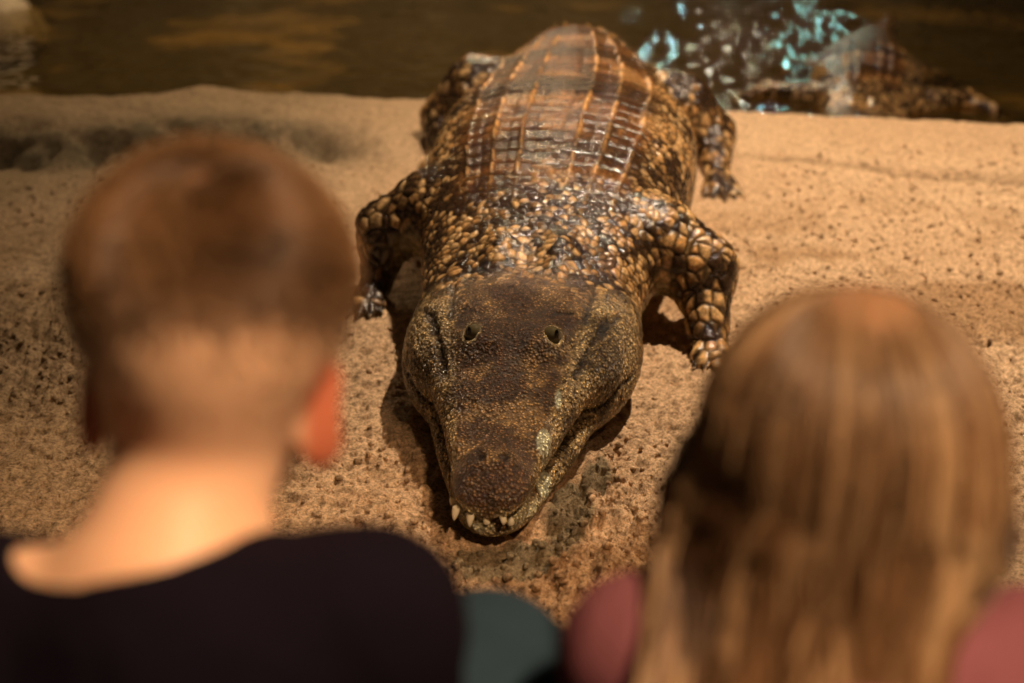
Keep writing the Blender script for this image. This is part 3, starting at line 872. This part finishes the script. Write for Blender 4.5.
def build_child(J, label, R, base, cloth_c, trouser_c, skin_fn, neck_cut, cloth_name):
    root = empty('person', base, label, 'person')
    allp = np.array([J[k] for k in J if k != 'head']); H = np.array(J['head'])
    lo = np.minimum(allp.min(0), H) - .15; hi = np.maximum(allp.max(0), H) + .15
    h = .0036
    f = Field(lo, hi, h)
    def hl(p): return tuple(H + R @ np.array(p))
    # body
    for pts, rs in body_parts(J, 0): f.chain(pts, rs, .03)
    for sd in 'LR':
        f.chain(*arm_chain(J, sd, 0), .012)
        f.chain(*leg_chain(J, sd, 0), .02)
        a = Vector(J['an' + sd]); toe = a + Vector((0, .10, -.035))
        f.chain([tuple(a + Vector((0, -.02, -.03))), tuple(a + Vector((0, .05, -.034))), tuple(toe)], [.026, .024, .017], .012)
        hd = Vector(J['hand' + sd])
        hand(f, J['wr' + sd], hd, J.get('palm' + sd, (0, .2, -1)), 1 if sd == 'L' else -1)
    # head
    neck_t = hl((0, -.012, -.055))
    f.chain([tuple(np.array(J['c7']) + [0, .012, -.015]), neck_t], [.050, .043], .022)
    f.ellipsoid(hl((0, -.010, .020)), (.073, .087, .078), R, .02)
    f.ellipsoid(hl((0, -.026, -.008)), (.052, .062, .066), R, .025)
    f.ellipsoid(hl((0, .030, -.030)), (.053, .056, .072), R, .02)
    f.ellipsoid(hl((0, .050, -.082)), (.030, .030, .024), R, .022)
    f.capsule(hl((0, .078, .002)), hl((0, .098, -.030)), .006, .0105, .010)
    for sx in (-1, 1):
        f.capsule(hl((sx * .004, .092, -.036)), hl((sx * .010, .088, -.036)), .006, .006, .005)
        f.ellipsoid(hl((sx * .034, .062, -.032)), (.022, .020, .020), R, .015)
        f.ellipsoid(hl((sx * .028, .086, .000)), (.015, .012, .010), R, .008, cut=True)
        a = math.radians(44)
        Re = R @ np.array([[math.cos(a), sx * math.sin(a), 0], [-sx * math.sin(a), math.cos(a), 0], [0, 0, 1]])
        f.ellipsoid(hl((sx * .0630, -.008, -.041)), (.0080, .019, .030), Re, .006)
        f.ellipsoid(hl((sx * .0700, .002, -.038)), (.0065, .011, .018), Re, .004, cut=True)
    f.capsule(hl((-.018, .083, -.058)), hl((.018, .083, -.058)), .0065, .0065, .006)
    f.capsule(hl((-.020, .0915, -.059)), hl((.020, .0915, -.059)), .0022, .0022, .003, cut=True)
    V, Fq = f.mesh(); del f
    V, N, Fq = subdivide(V, Fq, 1)
    loc = (V - H) @ R
    make_mesh('body', V, Fq, M_SKIN, root, colr=skin_fn(V, loc))
    head_ok = (np.abs(loc[:, 0]) < .1) & (loc[:, 2] > -.10) & (loc[:, 2] < .12) & (np.abs(loc[:, 1]) < .12)
    headv = (V[head_ok], N[head_ok], loc[head_ok])
    # eyes
    import bmesh
    for sx in (-1, 1):
        bm = bmesh.new(); bmesh.ops.create_uvsphere(bm, u_segments=20, v_segments=14, radius=.0115)
        me = bpy.data.meshes.new('eye'); bm.to_mesh(me); bm.free(); me.materials.append(M_WHITE)
        for p in me.polygons: p.use_smooth = True
        e = bpy.data.objects.new('eye', me); col.objects.link(e); e.parent = root
        e.location = Vector(hl((sx * .029, .0735, .0))) - root.location
        bm = bmesh.new(); bmesh.ops.create_uvsphere(bm, u_segments=16, v_segments=10, radius=.0055)
        for v in bm.verts: v.co = Vector(R @ np.array([v.co.x, v.co.y * .5, v.co.z]))
        me = bpy.data.meshes.new('iris'); bm.to_mesh(me); bm.free(); me.materials.append(M_PUPIL)
        ir = bpy.data.objects.new('iris', me); col.objects.link(ir); ir.parent = e; ir.location = Vector(R @ np.array([0, .0098, 0]))
    # top
    f = Field(lo, hi, .0042)
    for pts, rs in body_parts(J, .009): f.chain(pts, rs, .03)
    for sd in 'LR':
        pts, rs = arm_chain(J, sd, .010)
        pts = pts[:2] + [lerp(pts[1], pts[2], .86)]
        f.chain(pts, rs, .014)
        f.capsule(pts[2], lerp(pts[1], pts[2], .93), .0295, .027, .004)
    f.ellipsoid(*neck_cut, cut=True, k=.006)
    for sd in 'LR':     # open cuffs
        a, b = J['el' + sd], J['wr' + sd]
        f.capsule(lerp(a, b, .92), lerp(a, b, 1.15), .022, .022, .003, cut=True)
    V, Fq = f.mesh(); del f
    V, N, Fq = subdivide(V, Fq, 1)
    fold = fbm(V * [1, 1, .45], 16, 3, 611)
    V = V + N * (.008 * (fold - .5) + .003 * (fbm(V, 40, 2, 613) - .5))[:, None]
    c = np.tile(np.array(cloth_c), (len(V), 1)) * (.85 + .3 * fbm(V, 30, 2, 617))[:, None]
    make_mesh(cloth_name, V, Fq, M_CLOTH, root, colr=c)
    # trousers
    f = Field(lo, hi, .0045)
    for sd in 'LR':
        pts, rs = leg_chain(J, sd, .009); pts = pts[:2] + [lerp(pts[1], pts[2], .88)]
        f.chain(pts, rs, .02)
    f.capsule(J['hipL'], J['hipR'], .083, .083, .03)
    f.capsule(J['pelvis'], lerp(J['pelvis'], J['mid'], .3), .078, .074, .03)
    V, Fq = f.mesh(); del f
    V, N, Fq = subdivide(V, Fq, 1)
    V = V + N * (.008 * (fbm(V * [.6, 1, 1], 20, 3, 621) - .5))[:, None]
    c = np.tile(np.array(trouser_c), (len(V), 1)) * (.7 + .6 * fbm(V, 24, 3, 627))[:, None]
    make_mesh('trousers', V, Fq, M_CLOTH, root, colr=c)
    # shoes
    for sd in 'LR':
        a = Vector(J['an' + sd]); z0 = FLOOR_Z
        f = Field(tuple(a + Vector((-.06, -.09, z0 - a.z - .01))), tuple(a + Vector((.06, .18, .05))), .004)
        f.chain([(a.x, a.y - .025, z0 + .030), (a.x, a.y + .06, z0 + .028), (a.x, a.y + .115, z0 + .024)], [.034, .036, .028], .012)
        f.capsule((a.x, a.y - .012, z0 + .035), (a.x, a.y - .005, z0 + .075), .038, .040, .015)
        f.capsule((a.x, a.y - .004, z0 + .075), (a.x, a.y + .004, z0 + .14), .030, .034, .006, cut=True)
        V, Fq = f.mesh()
        V[:, 2] = np.maximum(V[:, 2], z0 + .0005)
        make_mesh('shoe', V, Fq, M_SHOE, root)
    return root, headv, hl

def strands(name, paths, radii, cols, root, closed=3):
    """paths (n,k,3) -> thin tapering three-sided tubes in one mesh"""
    paths = np.asarray(paths, np.float32); n, k, _ = paths.shape
    T = np.gradient(paths, axis=1); T /= np.linalg.norm(T, axis=2, keepdims=True) + 1e-9
    ref = np.tile(np.array([.31, .52, .79], np.float32), (n, k, 1))
    A = np.cross(T, ref); A /= np.linalg.norm(A, axis=2, keepdims=True) + 1e-9
    B = np.cross(T, A)
    m = closed
    V = np.zeros((n, k, m, 3), np.float32)
    tp = np.linspace(0, 1, k); tap = np.clip((1 - tp) / .25, .12, 1) * np.clip(.55 + tp * 3, 0, 1)
    for j in range(m):
        a = 2 * math.pi * j / m
        V[:, :, j] = paths + (A * math.cos(a) + B * math.sin(a)) * (np.asarray(radii)[:, None] * tap[None])[:, :, None]
    idx = np.arange(n * k * m).reshape(n, k, m)
    F = []
    for j in range(m):
        a = idx[:, :-1, j]; b = idx[:, :-1, (j + 1) % m]; c = idx[:, 1:, (j + 1) % m]; d = idx[:, 1:, j]
        F.append(np.stack([a, b, c, d], -1).reshape(-1, 4))
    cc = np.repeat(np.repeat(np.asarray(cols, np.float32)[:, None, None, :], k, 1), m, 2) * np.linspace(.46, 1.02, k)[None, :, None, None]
    return make_mesh(name, V.reshape(-1, 3), np.concatenate(F), M_HAIR, root, colr=cc.reshape(-1, 3))

# ---- boy
RB = frame((.02, math.cos(.36), -math.sin(.36)), (.06, 0, 1))
JB = dict(head=(-.164, .735, .748), c7=(-.185, .640, .655), mid=(-.190, .585, .50), pelvis=(-.188, .57, .345),
          shL=(-.312, .655, .612), shR=(-.078, .655, .612), elL=(-.345, .64, .455), wrL=(-.300, .755, .500), elR=(-.052, .640, .455), wrR=(-.048, .752, .478),
          handL=(.2, .8, .02), handR=(.15, .9, .0), palmL=(0, .2, -1), palmR=(0, .2, -1),
          hipL=(-.245, .575, .335), hipR=(-.130, .575, .335), knL=(-.305, .785, .430), knR=(-.016, .800, .474), anL=(-.29, .745, .225), anR=(-.03, .745, .225))
def skin_boy(V, loc):
    c = np.tile(np.array([.76, .47, .31]), (len(V), 1))
    hl_ = sstep(-.062, -.010, loc[:, 2] + .012 * (fbm(V, 30, 2, 701) - .5)) * sstep(.075, .045, loc[:, 1] - np.clip(loc[:, 2] - .03, 0, 1) * 1.2)
    onhead = ~((np.abs(loc[:, 0]) > .060) & (np.abs(loc[:, 1] - .002) < .030) & (loc[:, 2] < -.008)) & (loc[:, 2] > -.08)
    c = mix(c, np.array([.58, .37, .24]), hl_ * onhead * .8)
    c = mix(c, np.array([.10, .05, .024]), sstep(-.012, .050, loc[:, 2] + .02 * (fbm(V, 26, 3, 703) - .5)) * hl_ * onhead * .85)
    ear = sstep(.053, .060, np.abs(loc[:, 0])) * (loc[:, 2] < -.010) * (loc[:, 2] > -.08) * (np.abs(loc[:, 1]) < .04)
    c = mix(c, np.array([.44, .11, .055]), ear * .9)  # red of light shining through the ears, put into the skin colour
    lips = np.exp(-(((loc[:, 0]) / .02) ** 2 + ((loc[:, 2] + .059) / .006) ** 2)) * (loc[:, 1] > .07)
    c = mix(c, np.array([.55, .18, .14]), lips * .8)
    return c
NECKB = ((-.210, .668, .703), (.080, .072, .068))
boy, hb, hlB = build_child(JB, 'boy in a dark navy top and blue jeans, short light brown hair, seen from behind', RB, (-.17, .65, FLOOR_Z),
                           (.006, .004, .009), (.026, .050, .075), skin_boy, NECKB, 'sweater')
Vh, Nh, Lh = hb
mask = (np.abs(Lh[:, 0]) < .0785) & (Lh[:, 2] > -.05 + .0 * Lh[:, 1]) & (Lh[:, 1] < .062 + np.clip(Lh[:, 2] - .04, 0, 1) * .8)
mask &= ~((np.abs(Lh[:, 0]) > .056) & (np.abs(Lh[:, 1] - .002) < .032) & (Lh[:, 2] < -.006))
cand = np.nonzero(mask)[0]
def pick(n, wfun):
    w = wfun(Lh[cand]); w = w / w.sum(); return rng.choice(cand, n, p=w)
idx = pick(22000, lambda L: (.25 + 1.4 * sstep(.0, .05, L[:, 2])) * sstep(-.055, .005, L[:, 2]) + .01)
root_p = Vh[idx] + rng.normal(0, .0012, (len(idx), 3)); nrm = Nh[idx]; L = Lh[idx]
ln = .003 + .024 * sstep(-.015, .07, L[:, 2] + rng.normal(0, .010, len(idx)))
# combed from a crown whorl
crown = np.array([.012, -.045, .080])
d = L - crown; d = d / (np.linalg.norm(d, axis=1, keepdims=True) + 1e-6)
sw = np.cross(np.array([0, -.5, .85]), d)
dl = d * .45 + sw * .45 + np.array([0, .6, 0])
dw = dl @ R.T if False else dl @ RB.T
dw = dw - nrm * (dw * nrm).sum(1, keepdims=True); dw /= np.linalg.norm(dw, axis=1, keepdims=True) + 1e-9
k = 5; paths = np.zeros((len(idx), k, 3))
for j in range(k):
    t = j / (k - 1)
    lift = .55 * t - .25 * t * t
    paths[:, j] = root_p + (dw * t * .95 + nrm * lift * .8) * ln[:, None] - nrm * .0015 * (1 - t) + rng.normal(0, .0004, root_p.shape)
u = rng.random(len(idx))[:, None]
cl = fbm(Vh[idx], 45, 2, 711)[:, None]
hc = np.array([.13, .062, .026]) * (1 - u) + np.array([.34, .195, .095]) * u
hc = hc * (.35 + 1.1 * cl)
low = sstep(.035, -.030, L[:, 2] + rng.normal(0, .008, len(idx)))[:, None]
hc = hc * (1 - low) + np.array([.62, .41, .26]) * low
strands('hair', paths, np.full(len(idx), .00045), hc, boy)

# ---- girl
RG = frame((-.08, math.cos(.42), -math.sin(.42)))
JG = dict(head=(.192, .735, .672), c7=(.180, .645, .590), mid=(.182, .600, .45), pelvis=(.182, .575, .335),
          shL=(.080, .700, .556), shR=(.306, .695, .550), elL=(.070, .690, .425), wrL=(.100, .785, .455), elR=(.335, .650, .405), wrR=(.30, .765, .445),
          handL=(-.1, .9, .0), handR=(-.15, .8, 0), palmL=(0, .2, -1), palmR=(0, .2, -1),
          hipL=(.128, .575, .325), hipR=(.240, .575, .325), knL=(.118, .790, .405), knR=(.285, .785, .405), anL=(.125, .745, .225), anR=(.265, .745, .225))
def skin_girl(V, loc):
    c = np.tile(np.array([.66, .38, .25]), (len(V), 1))
    sc = sstep(.0, .03, loc[:, 2]) * sstep(.07, .05, loc[:, 1] - np.clip(loc[:, 2] - .03, 0, 1)) * (np.abs(loc[:, 0]) < .079) + (loc[:, 1] < -.02) * (loc[:, 2] > -.05)
    return mix(c, np.array([.22, .12, .06]), np.clip(sc, 0, 1) * .9)
NECKG = ((.180, .690, .628), (.062, .060, .055))
girl, hg, hlG = build_child(JG, 'girl in a mauve top with long straight dark blonde hair, seen from behind', RG, (.18, .65, FLOOR_Z),
                            (.20, .075, .095), (.06, .06, .07), skin_girl, NECKG, 'sweater')
def girl_hair(n=8500, k=24):
    ncl = 105
    cphi = rng.random(ncl) * 2 * math.pi; ccol = rng.random(ncl); cth = rng.random(ncl)
    out = np.zeros((n, k, 3)); colr = np.zeros((n, 3)); rad = np.zeros(n)
    cr = np.array([.010, -.040, .0])        # whorl, in head coordinates (over the top plane)
    for i in range(n):
        # angle around the vertical axis; 0 = back (-Y), positive to the right
        a = rng.uniform(-2.4, 2.4)
        layer = rng.random() ** 1.6
        ci = int(((a + 2.4) / 4.8) * ncl + rng.normal(0, .6)) % ncl
        ac = (ci + .5) / ncl * 4.8 - 2.4
        th0 = rng.uniform(.02, 1.1) if rng.random() < .75 else rng.uniform(1.0, 1.5)
        rx, ry, rz = .081 + .006 * (1 - layer), .094 + .006 * (1 - layer), .090 + .005 * (1 - layer)
        length = rng.uniform(.30, .42)
        pos = 0; P_ = []
        th = th0; drop = 0
        step = length / (k - 1)
        side_bias = .018 * math.sin(a)
        g = rng.normal(0, 1, 3)
        for j in range(k):
            t = j / (k - 1)
            aa = a + (ac - a) * min(1, t * 1.5) * .92 + .05 * math.sin(6 * t + g[0]) + (0.25 * t if a > 0 else -.10 * t) * 0
            if th < 1.72:
                x = math.sin(th) * math.sin(aa) * rx; y = -math.sin(th) * math.cos(aa) * ry; z_ = math.cos(th) * rz
                p = np.array([x, y, z_])
                th += step / ((rx + rz) / 2)
                p0 = p
            else:
                drop += step
                flare = (-.30 if a < .1 else -.22) * drop
                sx = p0[0] * ((1 + .7 * drop) if a < 0 else (1 - .50 * float(sstep(.008, .058, np.float64(drop))) * min(1, a))) + flare * (.35 + .65 * abs(math.sin(a)))
                sy = p0[1] * (1 - .9 * drop) - (.10 * drop if math.cos(aa) > 0 else 0)
                p = np.array([sx + .006 * math.sin(7 * drop * 6 + ci * 1.7), sy + .004 * math.cos(ci * 2.3 + 20 * drop), p0[2] - drop])
            P_.append(p)
        P_ = np.array(P_)
        P_ += (1 - layer) * 0 + np.outer(np.linspace(.2, 1.6, k), g * .0016)
        out[i] = P_
        v = ccol[ci]
        dk = np.array([.07, .032, .014]); md = np.array([.33, .18, .088]); lt = np.array([.72, .48, .27])
        c = dk * (1 - v * 2) + md * v * 2 if v < .5 else md * (2 - v * 2) + lt * (v * 2 - 1)
        c = c * rng.uniform(.75, 1.2) * (1 - .45 * layer)
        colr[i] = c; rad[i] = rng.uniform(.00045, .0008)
    return out, rad, colr
gp, gr, gc = girl_hair()
# head tilts a little: the cap follows it, the lengths hang straight
Hg = np.array(JG['head'])
capw = sstep(-.02, .06, gp[:, :, 2])[..., None]
Rt = frame((-.05, math.cos(.16), -math.sin(.16)))
gp = Hg + (gp @ Rt.T) * capw + gp * (1 - capw) + np.array([0, -.004, .006])
zz = gp[:, :, 2]; lim = .606 + .25 * (zz - .60); sd_ = sstep(.045, .075, np.abs(gp[:, 8, 0] - Hg[0]))[:, None]; w_ = sstep(.70, .585, zz) * (1 - sd_) + sstep(.650, .570, zz) * sd_
over = np.maximum(gp[:, :, 1] - lim, 0)
gp[:, :, 1] -= over * w_ * (.93 + .05 * rng.random(over.shape[0])[:, None])
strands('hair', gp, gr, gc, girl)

# ------------------------------------------------------------------ rock at the far edge of the pool
f = Field((-3.25, 6.9, -.45), (-2.25, 7.9, .15), .02)
for c_, r_ in (((-2.72, 7.35, -.20), (.25, .24, .20)), ((-2.88, 7.45, -.22), (.22, .24, .20)), ((-2.58, 7.42, -.25), (.16, .18, .14))):
    f.ellipsoid(c_, r_, k=.08)
V, Fq = f.mesh(); V, N, Fq = subdivide(V, Fq, 1)
V = V + N * (.07 * (fbm(V, 4, 4, 801) - .5) + .02 * (fbm(V, 14, 3, 805) - .5))[:, None]
rk = make_mesh('rock', V, Fq, mat_rock('pale_rock', (0.22, 0.16, 0.10), (0.55, 0.43, 0.29), 7.0))
tag(rk, 'pale rounded rock poking out of the pool in the far left corner', 'rock')

# ------------------------------------------------------------------ loose crumbs of sand
def crumbs(n, name):
    import bmesh
    bm = bmesh.new(); bmesh.ops.create_icosphere(bm, subdivisions=2, radius=1)
    bv = np.array([v.co[:] for v in bm.verts], np.float32); bf = np.array([[v.index for v in f.verts] for f in bm.faces]); bm.free()
    xs = rng.uniform(-1.35, 1.5, n * 6); ys = 1.42 + rng.random(n * 6) ** 1.5 * 2.5
    P = np.stack([xs, ys, 0 * xs], 1)
    w = sstep(.40, .62, fbm(P, 2.6, 3, 61)) * .8 + .12
    for cx_, cy_, sx_, sy_, a_ in ((.14, 1.70, .18, .2, 3), (-.85, 2.55, .2, .22, 2), (-.10, 1.72, .12, .06, 3), (.12, 1.93, .06, .12, 3), (.30, 1.62, .14, .12, 2)):
        w = w + a_ * np.exp(-(((xs - cx_) / sx_) ** 2 + ((ys - cy_) / sy_) ** 2))
    lat = np.abs(xs - croc_axis(ys)); hw = smooth_interp(ys, [1.6, 1.77, 1.85, 2.2, 2.5, 3.3, 3.9, 4.5], [0.0, .035, .085, .17, .21, .3, .22, .15])
    w = w * ~((ys > 1.76) & (lat < hw))
    for px_, py_ in ((.38, 2.5), (-.29, 2.78), (.55, 3.7), (-.2, 3.88)): w = w * (np.hypot(xs - px_, ys - py_) > .13)
    sel = rng.choice(len(xs), n, replace=False, p=w / w.sum())
    x, y = xs[sel], ys[sel]; z, c = sand_fields(x, y)
    r = .0018 + .0048 * rng.random(n) ** 3
    k = len(bv)
    V = np.repeat(bv[None], n, 0) * (r[:, None, None] * rng.uniform(.7, 1.3, (n, 1, 3)))
    off = rng.uniform(-50, 50, (n, 1, 3))
    Q = (V + off).reshape(-1, 3)
    V = V * (.65 + .7 * vnoise(Q, 260, 9).reshape(n, k, 1))
    V += np.stack([x, y, z + r * .35], 1)[:, None]
    F = (bf[None] + (np.arange(n) * k)[:, None, None]).reshape(-1, 3)
    cc = np.repeat((c * rng.uniform(.7, 1.15, (n, 1)))[:, None], k, 1).reshape(-1, 3)
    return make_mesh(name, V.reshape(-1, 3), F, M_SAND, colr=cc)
cr = crumbs(9000, 'sand_crumbs'); cr['kind'] = 'stuff'; cr.parent = sand
